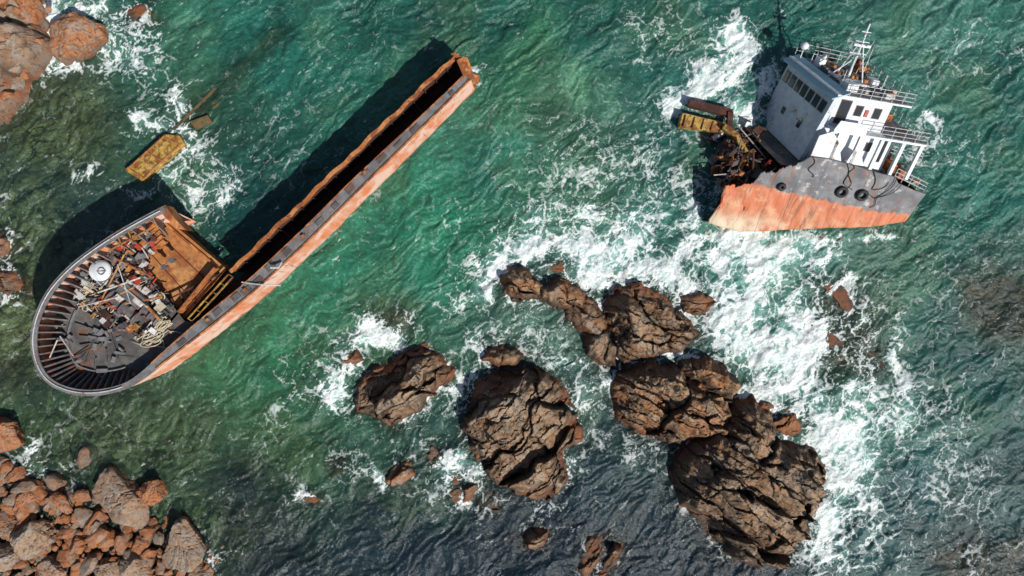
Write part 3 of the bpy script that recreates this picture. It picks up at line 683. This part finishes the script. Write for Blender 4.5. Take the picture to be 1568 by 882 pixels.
for (x1,y1,x2,y2) in [(150,375,250,322),(165,385,240,345),(196,352,204,374),(180,360,188,380),(215,340,226,360),(232,330,243,350)]:
    mb.beam(rp(x1,y1,1.5),rp(x2,y2,1.5),.10,.12)
for k in range(10):
    t_=k/9; mb.beam(rp(152+98*t_,374-50*t_,0),rp(152+98*t_,374-50*t_,1.5),.1,.1,(1,0,0))
mb.obj('port_rail_frame',M['holdplate'],bow)
mb=MB()
for k in range(7): 
    mb.box(rp(232+k*2.6,332+k*7,.5),((1,.9,0),(-.9,1,0),(0,0,1)),(.5,.14,.35))
mb.prism([rp(240,318,1.3),rp(252,314,1.5),rp(268,335,1.0),rp(285,352,.4),rp(270,350,.6),rp(252,332,1.)],(0,0,-1.6))
mb.obj('torn_deck_plates',M['orange'],bow)
mb=MB()
for (cx,cy,s_) in [(262,404,1),(292,521,.7),(150,590,.6),(75,555,.6),(205,576,.7)]:
    q=P(cx,cy,3.9 if cx<300 else 3.6); 
    for s2 in(-1,1):
        c_=q+Vector((.35*s_*s2,.3*s_*s2,0)); mb.tube([c_,c_+Vector((0,0,.6*s_))],.18*s_,12); mb.tube([c_+Vector((0,0,.6*s_)),c_+Vector((0,0,.7*s_))],.26*s_,12)
mb.obj('mooring_bitts',M['gray'],bow)
mb=MB()
mb.tube([P(410,402,4.3),P(415,410,4.8),P(426,410,4.8),P(431,402,4.4)],.10,7)
mb.tube([P(370,432,4.2),P(400,436,4.6),P(430,437,4.2)],.06,6)
mb.obj('bent_davits',M['steel'],bow)
# ------------------------------------------------------------ yellow fragment left & sunken hull strip
fr_=empty('floating_yellow_wreck_fragment',tuple(P(235,240,0)))
mb=MB(); mb.prism([P(190,260,.8),P(218,278,.8),P(282,220,.5),P(274,207,.5),P(252,205,.5)],(0,0,-1.0)); mb.obj('plate',M['yellow'],fr_,bevel=.05)
mb=MB()
for t_ in (.05,.5,.93):
    mb.beam(P(192,259,.85).lerp(P(253,206,.55),t_),P(219,276,.85).lerp(P(280,218,.55),t_),.09,.1)
mb.beam(P(195,259,.86),P(252,208,.56),.10,.1); mb.beam(P(218,274,.86),P(278,220,.56),.10,.1); mb.obj('plate_stiffeners',M['holdplate'],fr_)
sk=empty('sunken_hull_strip',tuple(P(350,130,0)))
M['sunk']=paint('algae_covered_steel',(.15,.11,.045),(.16,.075,.03),.4,1.,.9,.55,(.08,.07,.035))
mb=MB(); mb.beam(P(276,206,-.55),P(432,46,-.95),2.1,.6); mb.obj('strip_plate',M['sunk'],sk)
mb=MB(); mb.beam(P(268,200,-.25),P(424,44,-.65),.22,.7); mb.beam(P(288,210,-.4),P(440,54,-.65),.22,.6)
for k in range(9): mb.beam(P(272+k*18,202-k*18,-.35),P(286+k*18,210-k*18,-.35),.15,.3)
mb.obj('strip_flange',M['sunk'],sk)
mb=MB(); mb.prism([P(290,186,.25),P(318,176,.3),P(324,186,.2),P(300,198,.2)],(0,0,-.6)); mb.obj('strip_awash_plate',M['sunk'],sk)
# ------------------------------------------------------------ stern section
stern=empty('wrecked_ship_stern_section',(27,10,3))
Uv=Vector((.149,.827,.540)).normalized(); Lv=Vector((.99,-.13,-.04)); Lv=(Lv-Uv*Lv.dot(Uv)).normalized(); Wn=Vector((.25,-.66,.70)).normalized(); WS=.87; Wv=Wn*WS
O=Vector((25.9,11.47,5.25))
def Q(l,w,u): return O+Lv*l*.955+Wv*w+Uv*u
FR=(Lv,Wn,Uv)
def lbox(mb,l0,l1,w0,w1,u0,u1): mb.box(Q((l0+l1)/2,(w0+w1)/2,(u0+u1)/2),FR,((l1-l0)/2*.955,(w1-w0)/2*WS,(u1-u0)/2))
topL=[-6.6,-6.2,-5.6,-5.2,-4.4,-3.9,-3.6,-2.2,-1.6,-.6,.3,2,4.1,6.3,8.8,9.4,11,12.9]
topU=[-6.4,-3.9,-3.5,-3.8,-3.1,-3.2,-2.0,-1.7,-1.1,-.7,.2,.25,.1,-.2,-.45,-1.0,-1.4,-1.85]
botL=[-6.6,-3.3,3.6,12,12.9]; botU=[-7.55,-8.0,-6.45,-4.9,-4.75]
nl,nu=150,44; vs=[];pa=[];alg=[]
ls=np.linspace(-6.55,12.9,nl)
NB=12
for li in ls:
    tu=float(np.interp(li,topL,topU))+ (.10*math.sin(li*9)+.08*math.sin(li*21) if li<0 else 0)
    bu=float(np.interp(li,botL,botU))
    ub=-3.1-.85*min(1,max(0,(li+4.3)/12))
    for k in range(nu+NB):
        if k<NB:
            t_=1-k/NB; u_=bu-1.2*t_**.5*min(1,t_*3); wb=-9.5*t_**1.6
        else:
            u_=bu+(tu-bu)*(k-NB)/(nu-1); wb=0
        lf=li
        if li>8: lf=li-(li-8)*.045*max(0,(-1.85-u_))
        if li<-4: lf=li+.12*math.sin(u_*1.9)+.07*math.sin(u_*5.3)
        w_=wb -.02*max(0,li-7)**2 + .05*math.sin(li*1.5)*math.sin(u_*1.1)+.03*math.sin(li*3.7+u_*2)
        if li<-3: w_+= .05*(-3-li)*math.sin(u_*2.2+1)
        vs.append(Q(lf,w_,u_)); pa.append(u_-ub); alg.append(li)
V=np.array([v_[:] for v_ in vs])
o=fastmesh('stern_hull_plating',V,gridfaces(nu+NB,nl),M['stern'],{'paint':np.array(pa),'along':np.array(alg)})
o.parent=stern; o.matrix_parent_inverse=Matrix.Translation(-Vector(stern.location))
sm_=o.modifiers.new('s','SOLIDIFY'); sm_.thickness=.12; sm_.offset=0
mb=MB()
mb.add([Q(-2,-.1,-1.0),Q(8.5,-.1,-.6),Q(8.5,-11.5,-.6),Q(-2,-11.5,-1.)],[(0,1,2,3)])
mb.add([Q(8.5,-.1,-.9),Q(12.7,-1.,-2.5),Q(12.7,-10,-2.5),Q(8.5,-11.5,-.9)],[(0,1,2,3)])
mb.obj('main_deck',M['deck'],stern)
mb=MB()
mb.add([Q(-1,-.3,-1.),Q(-1,-11.5,-1.),Q(-1,-9,-7.6),Q(-1,-.3,-7)],[(0,1,2,3)])
mb.add([Q(-6.2,-11.8,-8),Q(12.5,-11.8,-8),Q(12.7,-11,-2.3),Q(8,-11.8,-.4),Q(-3,-11.8,-1.)],[(0,1,2,3,4)])
mb.add([Q(12.7,-1.2,-2.),Q(12.7,-11,-2.),Q(12.2,-10,-5.5),Q(12.3,-1.2,-4.7)],[(0,1,2,3)])
for k in range(6): lbox(mb,-5.8+k*.9,-5.7+k*.9,-.9,-.15,-7,-4.2+.2*k)
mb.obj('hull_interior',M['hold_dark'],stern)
rr=random.Random(9); bufs={c:MB() for c in ['hold_dark','orange','yellow','dwhite','red','steel','gray','deck','holdplate']}
for k in range(420):
    c=rr.choices(list(bufs),[7,1.4,.8,1.,.5,1.2,3,8,1.6])[0]
    q=Q(rr.uniform(-5.5,.2),rr.uniform(-8.5,-1.0),rr.uniform(-5.,-1.4))
    a1=Vector((rr.gauss(0,1),rr.gauss(0,1),rr.gauss(0,1))).normalized(); a2=a1.orthogonal().normalized(); a3=a1.cross(a2)
    if rr.random()<.55: bufs[c].tube([q-a1*rr.uniform(.2,1.1),q+a1*rr.uniform(.2,1.1)],rr.uniform(.03,.11),7)
    else: bufs[c].box(q,(a1,a2,a3),(rr.uniform(.1,.7),rr.uniform(.1,.5),rr.uniform(.03,.2)))
for c in bufs: bufs[c].obj('break_debris_'+c,M[c],stern)
mb=MB(); lbox(mb,.9,8.2,-9.4,-1.3,-1.,2.55)
mb.obj('lower_accommodation',M['white'],stern,bevel=.03)
mb=MB()
pf=[Q(.25,-1.2,-.8),Q(.25,-9.5,-.8),Q(1.25,-9.5,5.3),Q(1.25,-1.2,5.3)]
mb.prism(pf,Lv*.4); mb.obj('front_wall',M['wall'],stern)
mb=MB(); lbox(mb,1.5,6.6,-9.4,-1.3,2.75,5.35); mb.obj('wheelhouse',M['white'],stern,bevel=.03)
mb=MB(); lbox(mb,1.6,10.3,-9.9,-.15,2.56,2.74); lbox(mb,1.2,8.,-9.8,-.9,5.36,5.5); mb.obj('boat_deck_and_roof_edge',M['white'],stern)
mb=MB(); lbox(mb,2.2,7.9,-9.6,-1.05,5.503,5.53); lbox(mb,6.7,10.2,-9.8,-.3,2.743,2.77); mb.obj('roof_covering',M['roofd'],stern)
mb=MB()
mb.prism([Q(.75,-.85,5.1),Q(.75,-9.9,5.1),Q(2.1,-9.9,5.75),Q(2.1,-.85,5.75)],Uv*-.1); mb.obj('bridge_visor',M['blue'],stern)
mb=MB(); mf=MB()
lf=lambda u_:.25+1.0*(u_+.8)/6.1
for k in range(7):
    w0=-9.1+k*1.1
    for (u0,u1,buf,e,ex) in ((3.45,4.45,mf,-.05,.07),(3.52,4.38,mb,-.08,0)):
        buf.prism([Q(lf(u0)+e,w0-ex,u0),Q(lf(u0)+e,w0+.72+ex,u0),Q(lf(u1)+e,w0+.72+ex,u1),Q(lf(u1)+e,w0-ex,u1)],Lv*.06)
for (w0,u0) in ((-4,1.2),(-7,1.2)):
    mb.prism([Q(lf(u0)-.06,w0,u0),Q(lf(u0)-.06,w0+.5,u0),Q(lf(u0+.6)-.06,w0+.5,u0+.6),Q(lf(u0+.6)-.06,w0,u0+.6)],Lv*.06)
for (l0,l1,u0,u1) in ((2.0,2.9,3.0,5.0),(3.5,4.1,3.9,4.7),(5.2,5.8,3.9,4.7),(2.0,2.7,.2,2.0),(5.8,6.3,1.0,1.7),(7.0,7.6,.2,2.1)):
    lbox(mb,l0,l1,-1.31,-1.25,u0,u1); lbox(mf,l0-.07,l1+.07,-1.31,-1.275,u0-.07,u1+.07)
mb.obj('windows',M['glass'],stern); mf.obj('window_frames',M['gray'],stern)
mb=MB(); lbox(mb,4.4,4.7,-1.3,-1.2,3.9,4.5); lbox(mb,8.4,8.9,-3,-2.6,-.6,.4); mb.obj('lifebuoy_box',M['red'],stern)
mb=MB()
for l_ in (2.2,4.2,6.2,8.2,9.9):
    lbox(mb,l_,l_+.3,-.45,-.2,-.6,2.56)
mb.prism([Q(.5,-.2,-.5),Q(3.6,-.2,-.2),Q(2.6,-.2,1.6),Q(1.6,-.2,2.6),Q(.6,-.3,2.0)],Wv*-.12)
mb.prism([Q(3.9,-.2,0.),Q(5.6,-.2,0.),Q(5.0,-.2,1.0),Q(4.2,-.2,1.3)],Wv*-.1)
mb.prism([Q(1.6,-.2,2.74),Q(4.6,-.2,2.74),Q(4.4,-.2,3.6),Q(1.9,-.2,3.6)],Wv*-.08)
mb.obj('side_columns_and_wing',M['white'],stern)
def rail(mb,pts,h=1.0,n=3,sp=.9,r=.03):
    for a_,b_ in zip(pts[:-1],pts[1:]):
        A=Q(*a_);B=Q(*b_); L_=(B-A).length
        for k in range(1,n+1): mb.tube([A+Uv*h*k/n,B+Uv*h*k/n],r,5)
        m_=max(1,int(L_/sp))
        for k in range(m_+1): q=A.lerp(B,k/m_); mb.tube([q,q+Uv*h],r,5)
mb=MB()
rail(mb,[(2.2,-.95,5.5),(8,-.95,5.5),(8,-9.7,5.5),(1.6,-9.7,5.75)])
rail(mb,[(4.8,-.2,2.74),(10.25,-.2,2.74),(10.25,-9.8,2.74)])
rail(mb,[(8.8,-.1,-.7),(12.8,-.9,-1.9),(12.8,-5,-1.9)],1.0)
rail(mb,[(8.3,-1.3,.9),(11.6,-1.5,.3)],.9)
mb.obj('guard_rails',M['steel'],stern)
mb=MB()
def mst(l,w,u,h,r,lean=(0,0)): mb.tube([Q(l,w,u),Q(l+lean[0],w+lean[1],u+h)],r,8,r*.5)
mst(4.2,-5.0,5.5,4.9,.14); mst(3.7,-6.1,5.5,3.4,.07,(.4,1.)); mst(5.3,-4.3,5.5,3.4,.07,(-1.,-.7))
for u_,h_ in ((7.8,1.1),(8.8,.9),(9.6,.6)):
    mb.tube([Q(4.2,-5.0-h_,u_),Q(4.2,-5.0+h_,u_)],.045,6); mb.tube([Q(4.2-h_*.7,-5.0,u_+.1),Q(4.2+h_*.7,-5.0,u_+.1)],.045,6)
lbox(mb,3.5,5.0,-5.15,-4.85,8.5,8.7)
mst(1.9,-9.2,5.5,1.1,.06); mst(2.4,-8.2,5.5,1.,.04); mst(6.8,-7,5.5,2.6,.04); mst(6.2,-3,5.5,1.6,.05); mst(5.4,-6,5.5,3.4,.03,(.5,0)); mst(2.5,-3,5.5,1.5,.04)
mb.tube([Q(2.4,-5.2,5.5),Q(4.8,-5.2,8.)],.05,6)
lbox(mb,3.0,5.6,-7.2,-3.8,5.6,5.75); lbox(mb,2.6,3.6,-3.4,-2.2,5.53,6.1); lbox(mb,5.9,6.6,-5,-4.1,5.53,6.2); lbox(mb,2.7,3.3,-8.2,-7.4,5.53,6.3)
mb.obj('mast_and_antennas',M['white'],stern)
mb=MB(); mb.dome(Q(1.9,-9.2,6.7),.36,(1,1,1),16,10,-.95); mb.dome(Q(3.4,-8,6.4),.28,(1,1,1),16,10,-.95); mb.obj('radomes',M['white'],stern,True)
mb=MB(); lbox(mb,6.6,7.8,-8.3,-7.6,5.6,6.2); lbox(mb,6.9,7.3,-8.9,-8.2,5.6,6.5); lbox(mb,9.,10.,-2.6,-1.4,-.7,.1); lbox(mb,10.6,11.4,-3.4,-2,-1.4,-.6); lbox(mb,8.6,9.6,-6,-4.5,2.77,3.4); mb.obj('rusty_lockers',M['orange'],stern,bevel=.04)
rr=random.Random(21); bufs={c:MB() for c in ['dwhite','gray','orange','steel','deck','holdplate']}
for k in range(110):
    c=rr.choice(list(bufs)); top_=rr.random()<.4
    q=Q(rr.uniform(2.6,7.6),rr.uniform(-9.2,-1.6),5.6) if top_ else (Q(rr.uniform(7.,10.),rr.uniform(-9,-.8),2.85) if rr.random()<.4 else Q(rr.uniform(8.6,12.2),rr.uniform(-7,-.9),-1.0-rr.random()*.5))
    h_=rr.uniform(.1,.35)
    if rr.random()<.5: bufs[c].tube([q,q+Lv*rr.uniform(-.9,.9)+Wv*rr.uniform(-.9,.9)+Uv*rr.uniform(0,.5)],rr.uniform(.02,.06),6)
    else: bufs[c].box(q+Uv*h_*.5,FR,(rr.uniform(.08,.35),rr.uniform(.08,.35),h_))
for c in bufs: bufs[c].obj('deck_clutter_'+c,M[c],stern)
mb=MB()
for p1,p2,s_ in [((4.2,-5.,10.2),(8,-9,5.6),.7),((4.2,-5.,10.),(7.8,-3,5.6),.5),((4.2,-5.,9.8),(1.9,-9,6.9),.4),((4.2,-5.,9.5),(2.2,-1.5,5.6),.3),((5.9,-6,8.8),(8,-7,5.6),.8)]:
    pts=[]
    for i in range(12):
        t_=i/11; q=Q(*p1).lerp(Q(*p2),t_); q.z-=s_*math.sin(t_*math.pi); pts.append(q)
    mb.tube(pts,.018,4)
for (l0,u0,l1,u1,s_) in [(3.8,.1,5.2,-2.2,.6),(4.3,.1,4.8,-2.1,-.3),(6.5,-.2,8.2,-.9,1.3),(9.5,-1.,6.8,-2.3,.9),(8.8,-.4,7.6,-3.6,.5),(.5,.2,1.1,-1.6,.2)]:
    pts=[Q(l0+(l1-l0)*i/13+.25*math.sin(i*.7),.16,u0+(u1-u0)*i/13-s_*math.sin(i/13*math.pi)) for i in range(14)]
    mb.tube(pts,.035,5)
mb.obj('cables_and_ropes',M['black'],stern)
mb=MB()
for (l_,u_,R_) in ((4.4,-2.5,.40),(6.4,-2.5,.40),(-1.3,-2.9,.24)): mb.torus(Q(l_,.28,u_),Uv.cross(Lv) if Uv.cross(Lv).z>0 else -Uv.cross(Lv),R_,.16)
mb.obj('tyre_fenders',M['black'],stern,True)
mb=MB()
for (l_,w_,u_,h_) in ((9.6,-3,-.8,1.6),(10.6,-5,-1.2,1.4),(11.6,-3.5,-1.6,1.1),(12.0,-6,-1.9,1.)): mb.tube([Q(l_,w_,u_),Q(l_,w_,u_+h_)],.28,12)
lbox(mb,9,12.,-8,-6,-1.2,.0); mb.obj('deck_vents',M['gray'],stern)
cr=empty('wrecked_crane_boom',tuple(P(1100,200,0)))
mb=MB()
mb.prism([P(1045,172,1.2),P(1112,188,1.3),P(1106,203,1.2),P(1040,193,1.1)],(0,0,-1.1))
for (a_,b_,w_) in [((1108,194,1.6),(1128,208,1.9),.55),((1126,206,1.9),(1142,236,2.),.5),((1141,234,2.),(1164,264,1.8),.45)]: mb.beam(P(*a_),P(*b_),w_,.6)
mb.obj('boom_arm',M['yellow'],cr,bevel=.05)
mb=MB(); mb.beam(P(1054,158,.9),P(1120,174,1.),.7,.6); mb.beam(P(1118,172,1.2),P(1116,200,1.2),.5,.5)
for (a_,b_) in [((1118,205,1.4),(1136,246,1.8)),((1136,246,1.8),(1158,272,1.6)),((1150,215,1.2),(1120,235,.8))]: mb.beam(P(*a_),P(*b_),.4,.5)
for k in range(5): mb.beam(P(1050+k*14,176+k*3,1.25),P(1046+k*14,194+k*2,1.25),.08,.1)
mb.obj('boom_frame',M['hold_dark'],cr)
rr=random.Random(31); bufs={c:MB() for c in ['hold_dark','deck','holdplate','dwhite','yellow']}
for k in range(120):
    c=rr.choices(list(bufs),[6,7,1.4,.6,.6])[0]; t_=rr.random()
    bx=1118+t_*75+rr.gauss(0,9); by=204+t_*46+rr.gauss(0,11)
    q=P(bx,by,rr.uniform(.2,1.7)); a1=Vector((rr.gauss(0,1),rr.gauss(0,1),rr.gauss(0,.5))).normalized(); a2=a1.orthogonal().normalized(); a3=a1.cross(a2)
    if rr.random()<.6: bufs[c].tube([q-a1*rr.uniform(.2,1.),q+a1*rr.uniform(.2,1.)],rr.uniform(.03,.10),7)
    else: bufs[c].box(q,(a1,a2,a3),(rr.uniform(.1,.6),rr.uniform(.1,.4),rr.uniform(.03,.15)))
for c in bufs: bufs[c].obj('tangled_debris_'+c,M[c],cr)
mb=MB(); mb.tube([P(1093,268,2.2),P(1165,262,2.)],.05,6); mb.tube([P(1128,190,1.5),P(1175,245,2.2)],.06,6); mb.tube([P(1120,215,.5),P(1150,262,2.)],.05,6); mb.obj('loose_pipes',M['dwhite'],cr)
# ------------------------------------------------------------ light, camera
sun_el=math.radians(45); sv=Vector((.66,-.75,0)).normalized(); d_=Vector((sv.x*math.cos(sun_el),sv.y*math.cos(sun_el),math.sin(sun_el)))
L=bpy.data.lights.new('sun','SUN'); L.energy=5.0; L.angle=math.radians(.5); L.color=(1,.955,.88)
lo=bpy.data.objects.new('sun',L); COL.objects.link(lo); lo.rotation_euler=(-d_).to_track_quat('-Z','Y').to_euler(); lo.location=d_*100
w=bpy.data.worlds.new('World'); bpy.context.scene.world=w; w.use_nodes=True; nt=w.node_tree
sk_=nt.nodes.new('ShaderNodeTexSky'); sk_.sky_type='NISHITA'; sk_.sun_disc=False; sk_.sun_elevation=sun_el; sk_.sun_rotation=math.atan2(sv.x,sv.y)
nt.links.new(sk_.outputs[0],nt.nodes['Background'].inputs[0]); nt.nodes['Background'].inputs[1].default_value=.075
cam=bpy.data.cameras.new('camera'); co=bpy.data.objects.new('camera',cam); COL.objects.link(co)
co.location=(0,0,H); co.rotation_euler=(0,0,0); cam.sensor_width=36; cam.lens=36*H/98.0; cam.clip_end=6000
sc=bpy.context.scene; sc.camera=co
sc.view_settings.view_transform='Standard'; sc.view_settings.look='None'; sc.view_settings.exposure=0
